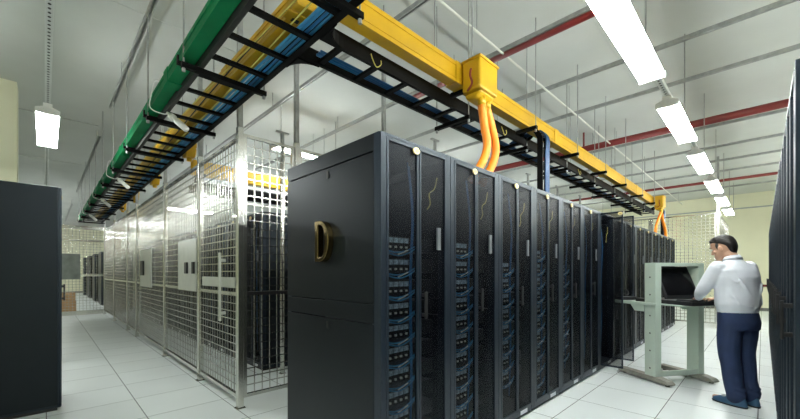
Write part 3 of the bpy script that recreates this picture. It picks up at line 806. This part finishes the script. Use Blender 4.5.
MB().box(-.235,.235,.10,.30,.002,.04).build('rear_unit', M['plastic'], cs)
pe = MB().box(.05,.075,-.42,-.40,.012,.03).box(.14,.16,-.42,-.40,.012,.03); pe.build('latch', M['white_label'], cs)
# small adaptor box with leads at the rear of the shelf
ad = thing('adaptor_box', 'small black adaptor with curled leads on the rear of the cart shelf', 'adaptor', (5.22, .725, .915), ca)
MB().box(-.36,-.14,.38,.47,-.005,.035).build('body', M['plastic'], ad, bevel=.003)
MB().tube(smooth_path([(-.30,.42,.03),(-.33,.45,.10),(-.27,.46,.14),(-.22,.43,.10),(-.26,.40,.05),(-.31,.42,.08)]), .006, 6).build('lead', M['plastic'], ad, smooth=True)

# -------------------------------------------------------------------- person
FA = math.radians(53)
ps = thing('person', 'man in a white shirt and navy trousers typing at the console cart', 'person', (4.70, .17, 0), FA-PI/2)
def ring(c, rx, ry, n=20, rot=0, tilt=(0,0), pw=2.0):
    """horizontal superellipse ring; tilt shears z with x, y"""
    out = []
    for k in range(n):
        a = 2*PI*k/n; ca_, sa = math.cos(a), math.sin(a)
        x = rx*math.copysign(abs(ca_)**(2/pw), ca_); y = ry*math.copysign(abs(sa)**(2/pw), sa)
        xr = x*math.cos(rot)-y*math.sin(rot); yr = x*math.sin(rot)+y*math.cos(rot)
        out.append((c[0]+xr, c[1]+yr, c[2]+tilt[0]*xr+tilt[1]*yr))
    return out
def limb(mb, pts, n=14):
    """pts: (x,y,z,r) tapered smooth limb"""
    P = [Vector(p[:3]) for p in pts]; R_ = [p[3] for p in pts]
    path = []; rad = []
    for i in range(len(P)-1):
        p0 = P[max(i-1,0)]; p1 = P[i]; p2 = P[i+1]; p3 = P[min(i+2,len(P)-1)]
        for j in range(5):
            t = j/5
            path.append(.5*((2*p1)+(p2-p0)*t+(2*p0-5*p1+4*p2-p3)*t*t+(3*p1-p0-3*p2+p3)*t**3)); rad.append(R_[i]+(R_[i+1]-R_[i])*t)
    path.append(P[-1]); rad.append(R_[-1])
    rings = []; prev = None; m = len(path)
    for i, p in enumerate(path):
        t = (path[min(i+1,m-1)]-path[max(i-1,0)]).normalized()
        if prev is None:
            a = Vector((0,0,1)) if abs(t.z) < .9 else Vector((1,0,0)); u = t.cross(a).normalized()
        else: u = (prev-t*prev.dot(t)).normalized()
        prev = u; w = t.cross(u)
        rings.append([p+(u*math.cos(2*PI*k/n)+w*math.sin(2*PI*k/n))*rad[i] for k in range(n)])
    # rounded ends
    mb.rings(rings); mb.ell(P[0], (R_[0]*.98,)*3, 12, 8); mb.ell(P[-1], (R_[-1]*.98,)*3, 12, 8)
def fuse(mb, name, mt_, parent, vox, sm=3):
    me = mb.mesh(name); o = bpy.data.objects.new(name, me); C.objects.link(o)
    r = o.modifiers.new('r', 'REMESH'); r.mode = 'VOXEL'; r.voxel_size = vox; r.use_smooth_shade = True
    if sm:
        s_ = o.modifiers.new('s', 'SMOOTH'); s_.iterations = sm; s_.factor = .5
    dg = bpy.context.evaluated_depsgraph_get()
    me2 = bpy.data.meshes.new_from_object(o.evaluated_get(dg)); me2.name = name
    o.modifiers.clear(); o.data = me2; bpy.data.meshes.remove(me)
    me2.materials.clear(); me2.materials.append(mt_)
    for p in me2.polygons: p.use_smooth = True
    o.parent = parent; return o

shL, shR = Vector((-.165, .045, 1.300)), Vector((.165, .035, 1.300))
elL, elR = Vector((-.215, .165, 1.090)), Vector((.262, .075, 1.075))
wrL, wrR = Vector((-.045, .345, .990)), Vector((.165, .300, .985))
haL, haR = Vector((.03, .43, .968)), Vector((.165, .41, .968))

# head in its own frame (x right, y forward, z up), then turned and tilted
HM = Matrix.Translation((-.020, .115, 1.497)) @ Matrix.Rotation(math.radians(24), 4, 'Z') @ Matrix.Rotation(math.radians(-20), 4, 'X')
def head_rings(levels, n=28):
    rg = []
    for z, f, b, w in levels:
        c = (f+b)/2; h_ = (f-b)/2
        rg.append(ring((0, c, z), w, h_, n, pw=2.15))
    return rg
def smooth_levels(lv, k=4):
    out = []
    for i in range(len(lv)-1):
        p0 = lv[max(i-1,0)]; p1 = lv[i]; p2 = lv[i+1]; p3 = lv[min(i+2, len(lv)-1)]
        for j in range(k):
            t = j/k
            out.append(tuple(.5*((2*b)+(c-a)*t+(2*a-5*b+4*c-d)*t*t+(3*b-a-3*c+d)*t**3) for a, b, c, d in zip(p0, p1, p2, p3)))
    out.append(lv[-1]); return out
hl = smooth_levels([(-.112,.072,.030,.018),(-.102,.088,.005,.036),(-.078,.089,-.028,.053),(-.045,.087,-.062,.063),(-.010,.085,-.084,.068),(.025,.088,-.094,.071),
      (.060,.084,-.092,.070),(.088,.066,-.078,.058),(.106,.038,-.050,.038),(.112,.012,-.022,.015)])
body = MB()
hm = MB().rings(head_rings(hl))
hm.rings([[(x, y, z) for x, y in ((-w_, .070), (w_, .070), (w_*.7, f_), (-w_*.7, f_))] for z, w_, f_ in ((-.040,.016,.098),(-.030,.017,.110),(-.010,.011,.100),(.012,.009,.091))])   # nose
hm.ell((0,.084,-.062), (.024,.010,.006)); hm.ell((0,.084,-.071), (.020,.010,.006))        # lips
for s_ in (-1, 1):
    hm.ell((s_*.030,.082,.026), (.022,.008,.006)); hm.ell((s_*.080,.004,-.010), (.011,.018,.031)); hm.ell((s_*.044,.062,-.022), (.022,.018,.016))
hm.ell((0,.080,-.098), (.020,.012,.012))
hm.xf(HM); body.v += []; body.add(hm.v, hm.f)
limb(body, [(0,.015,1.30,.060),(-.003,.040,1.385,.054),(-.012,.080,1.44,.053)])
body.rings([ring((0,.0,.84),.150,.105), ring((0,.0,.92),.140,.095), ring((0,.01,1.05),.140,.095), ring((0,.01,1.20),.160,.10), ring((0,.02,1.30),.150,.080), ring((0,.02,1.36),.07,.055)])
limb(body, [(*shL,.048),(*((shL+elL)/2),.043),(*elL,.036),(*((elL*.6+wrL*.4)),.036),(*wrL,.025)])
limb(body, [(*shR,.048),(*((shR+elR)/2),.043),(*elR,.036),(*((elR*.6+wrR*.4)),.036),(*wrR,.025)])
fL, fR = Vector((-.072,-.045,0)), Vector((.085,-.045,0))
for s_, fo in ((-1, fL), (1, fR)):
    limb(body, [(s_*.085,.0,.84,.080),(s_*.088,.02,.62,.068),((s_*.088+fo.x)/2,.015,.45,.052),(fo.x,-.03,.28,.050),(fo.x,fo.y,.10,.036)])
    limb(body, [(fo.x,fo.y,.09,.034),(fo.x+s_*.005,fo.y+.02,.05,.030),(fo.x+s_*.03,fo.y+.17,.035,.022)])
def hand(mb, wr, ha, side):
    d = (ha-wr).normalized(); up = Vector((0,0,1)); lat = d.cross(up).normalized()   # lat points to the right of travel
    nrm = lat.cross(d).normalized()
    base = wr + d*.02
    # palm
    rg = []
    for t, hw, th in ((-.01,.022,.016),(.02,.030,.015),(.055,.038,.013),(.082,.040,.011)):
        c = wr+d*t; rg.append([c+lat*(hw*math.cos(2*PI*k/16))+nrm*(th*math.sin(2*PI*k/16)) for k in range(16)])
    mb.rings(rg)
    for k, (o_, l) in enumerate(((-.030,.068),(-.010,.078),(.010,.074),(.029,.058))):
        q = o_*side
        p0 = wr+d*.075+lat*q; p1 = p0+d*(l*.42)+nrm*.008+lat*q*.1; p2 = p1+d*(l*.34)-nrm*(l*.22); p3 = p2+d*(l*.12)-nrm*(l*.28)
        limb(mb, [(*p0,.0088),(*p1,.0082),(*p2,.0075),(*p3,.0066)], 8)
    p0 = wr+d*.02+lat*(-.022*side); p1 = p0+d*.03+lat*(-.028*side)-nrm*.006; p2 = p1+d*.028+lat*(-.012*side)-nrm*.012
    limb(mb, [(*p0,.013),(*p1,.0105),(*p2,.0080)], 8)
hand(body, wrL, haL, -1)
hand(body, wrR, haR, 1)
bo = fuse(body, 'body', M['skin'], ps, .0050, 2)
# eyes
for s_ in (-1, 1):
    e_ = MB().ell((s_*.031,.080,.008), (.011,.0085,.0065), 12, 8).xf(HM).build('eye', M['white'], ps, smooth=True)
    MB().ell((s_*.031,.0868,.007), (.0048,.0025,.0048), 10, 6).xf(HM).build('iris', M['hair'], e_, smooth=True)
    MB().tube([HM @ Vector((s_*.014,.091,.030)), HM @ Vector((s_*.032,.092,.035)), HM @ Vector((s_*.050,.078,.030))], .0036, 6).build('eyebrow', M['hair'], ps, smooth=True)
# hair
hv = smooth_levels([(-.088,-.052,-.070,.030),(-.062,-.040,-.085,.050),(-.025,-.034,-.103,.068),(.008,-.022,-.109,.077),(.034,.020,-.111,.079),(.056,.058,-.108,.079),(.076,.074,-.102,.075),(.098,.074,-.086,.066),(.118,.055,-.060,.048),(.127,.018,-.028,.020)])
hh = MB().rings(head_rings(hv))
for s_ in (-1, 1): hh.ell((s_*.068,.020,.020), (.011,.016,.034))
for k in range(10):
    a = -.055+.012*k; hh.ell((a, .070-.25*abs(a), .088+.005*math.sin(k*2.1)), (.010,.014,.012))
hh.xf(HM); fuse(hh, 'hair', M['hair'], ps, .005, 2)
# shirt
sh = MB()
sh.rings([ring((0,.0,.868),.172,.128), ring((0,-.002,.90),.176,.132), ring((0,.0,.95),.190,.148), ring((0,.004,1.03),.188,.150), ring((0,.006,1.12),.190,.142), ring((0,.010,1.21),.198,.136,pw=2.3),
          ring((0,.018,1.275),.198,.118,pw=2.4), ring((0,.026,1.325),.160,.092,pw=2.3), ring((0,.032,1.362),.096,.070), ring((0,.038,1.385),.066,.060)])
limb(sh, [(*shL,.070),(*((shL+elL)/2+Vector((-.008,-.010,-.01))),.064),(*(elL+Vector((0,-.012,-.012))),.055),(*((elL+wrL)/2+Vector((0,0,-.010))),.047),(*(wrL-(wrL-elL).normalized()*.01),.035)])
limb(sh, [(*shR,.070),(*((shR+elR)/2+Vector((.008,-.010,-.01))),.064),(*(elR+Vector((.004,-.012,-.012))),.055),(*((elR+wrR)/2+Vector((0,0,-.010))),.047),(*(wrR-(wrR-elR).normalized()*.01),.035)])
# soft folds: diagonal ridges over the back and sleeves
for k, (a, b, r_) in enumerate((((-.12,-.120,1.20),(-.02,-.140,1.02),.012),((.13,-.112,1.16),(.06,-.138,.99),.012),((-.15,-.085,.98),(-.02,-.150,.94),.018),((.15,-.085,.99),(.02,-.146,.93),.017),
    ((-.165,-.05,1.10),(-.12,-.118,.96),.016),((.165,-.05,1.10),(.12,-.118,.96),.016),((-.19,-.02,1.24),(-.13,-.11,1.16),.012))):
    A, B = Vector(a), Vector(b); limb(sh, [(*A, r_*.5),(*((A+B)/2), r_),(*B, r_*.5)], 8)
fuse(sh, 'shirt', M['shirt'], ps, .0085, 5)
# collar
cl = MB(); rg1 = ring((0,.038,1.372),.070,.064, 24, tilt=(0,-.10)); rg2 = ring((-.004,.046,1.412),.060,.056, 24, tilt=(0,-.25)); rg3 = ring((-.002,.042,1.380),.080,.074, 24, tilt=(0,-.15))
cl.rings([rg1, rg2, rg3], cap=False); co = cl.build('collar', M['shirt'], ps, smooth=True)
mm_ = co.modifiers.new('t', 'SOLIDIFY'); mm_.thickness = .004
# trousers
tr = MB()
tr.rings([ring((0,.0,.905),.166,.122), ring((0,-.004,.86),.174,.132), ring((0,-.012,.79),.178,.142), ring((0,-.012,.72),.172,.135)])
for s_, fo in ((-1, fL), (1, fR)):
    limb(tr, [(s_*.082,-.010,.80,.098),(s_*.086,.002,.66,.096),(s_*.084,.008,.50,.084),((s_*.084+fo.x)/2,-.005,.38,.078),(fo.x,-.020,.22,.074),(fo.x,fo.y,.12,.074),(fo.x,fo.y+.004,.085,.070)])
    for z_, r_ in ((.115,.016),(.155,.012)):
        limb(tr, [(fo.x-.055,fo.y-.045,z_+.02,r_*.6),(fo.x,fo.y-.066,z_,r_),(fo.x+.055,fo.y-.045,z_+.015,r_*.6)], 8)
fuse(tr, 'trousers', M['trousers'], ps, .009, 4)
bt = MB(); ro = ring((0,-.001,.895),.171,.127, 40); ri = ring((0,-.001,.925),.171,.127, 40)
bt.rings([ro, ri]); bt.build('belt', M['belt'], ps, smooth=False)
for s_, fo, nm in ((-1, fL, 'left'), (1, fR, 'right')):
    b = MB(); rot = -s_*math.radians(-12 if s_ < 0 else -8)
    rg = []
    for z_, sx2, sy2, cyy in ((.008,.042,.135,.070),(.022,.046,.138,.070),(.045,.043,.130,.066),(.064,.037,.105,.045),(.085,.033,.062,.010),(.100,.030,.048,.004)):
        rg.append(ring((0, cyy-.02, z_), sx2, sy2, 24, pw=2.3))
    b.rings(rg); MX = Matrix.Translation((fo.x, fo.y, 0)) @ Matrix.Rotation(math.radians(13 if s_ < 0 else -8), 4, 'Z')
    b.xf(MX); so = fuse(b, 'shoe', M['shoe'], ps, .006, 3)
    b = MB().rings([ring((0,.050,.0),.045,.137,24,pw=2.3), ring((0,.050,.016),.049,.142,24,pw=2.3)]).xf(MX); b.build('sole', M['sole'], so)
    b = MB().ell((0,.075,.066), (.030,.042,.020)).xf(MX); b.build('tongue', M['shoe_grey'], so, smooth=True)

# -------------------------------------------------------------------- camera
cam = bpy.data.cameras.new('camera'); co = bpy.data.objects.new('camera', cam); C.objects.link(co)
cam.sensor_width = 36; cam.lens = 359/800*36; cam.shift_y = 62.5/800; cam.clip_start = .02; cam.clip_end = 100
co.location = (0, 0, 1.26); co.rotation_euler = (PI/2, 0, math.radians(45.3-90))
bpy.context.scene.camera = co
w = bpy.data.worlds.new('world'); w.use_nodes = True; bpy.context.scene.world = w
w.node_tree.nodes['Background'].inputs[0].default_value = (.5,.5,.5,1); w.node_tree.nodes['Background'].inputs[1].default_value = .05
vs = bpy.context.scene.view_settings
vs.view_transform = 'Standard'; vs.look = 'None'; vs.gamma = 1; vs.exposure = 0.70; vs.use_curve_mapping = False
cy = bpy.context.scene.cycles
cy.max_bounces = 8; cy.diffuse_bounces = 5; cy.glossy_bounces = 4; cy.transparent_max_bounces = 24; cy.sample_clamp_indirect = 6
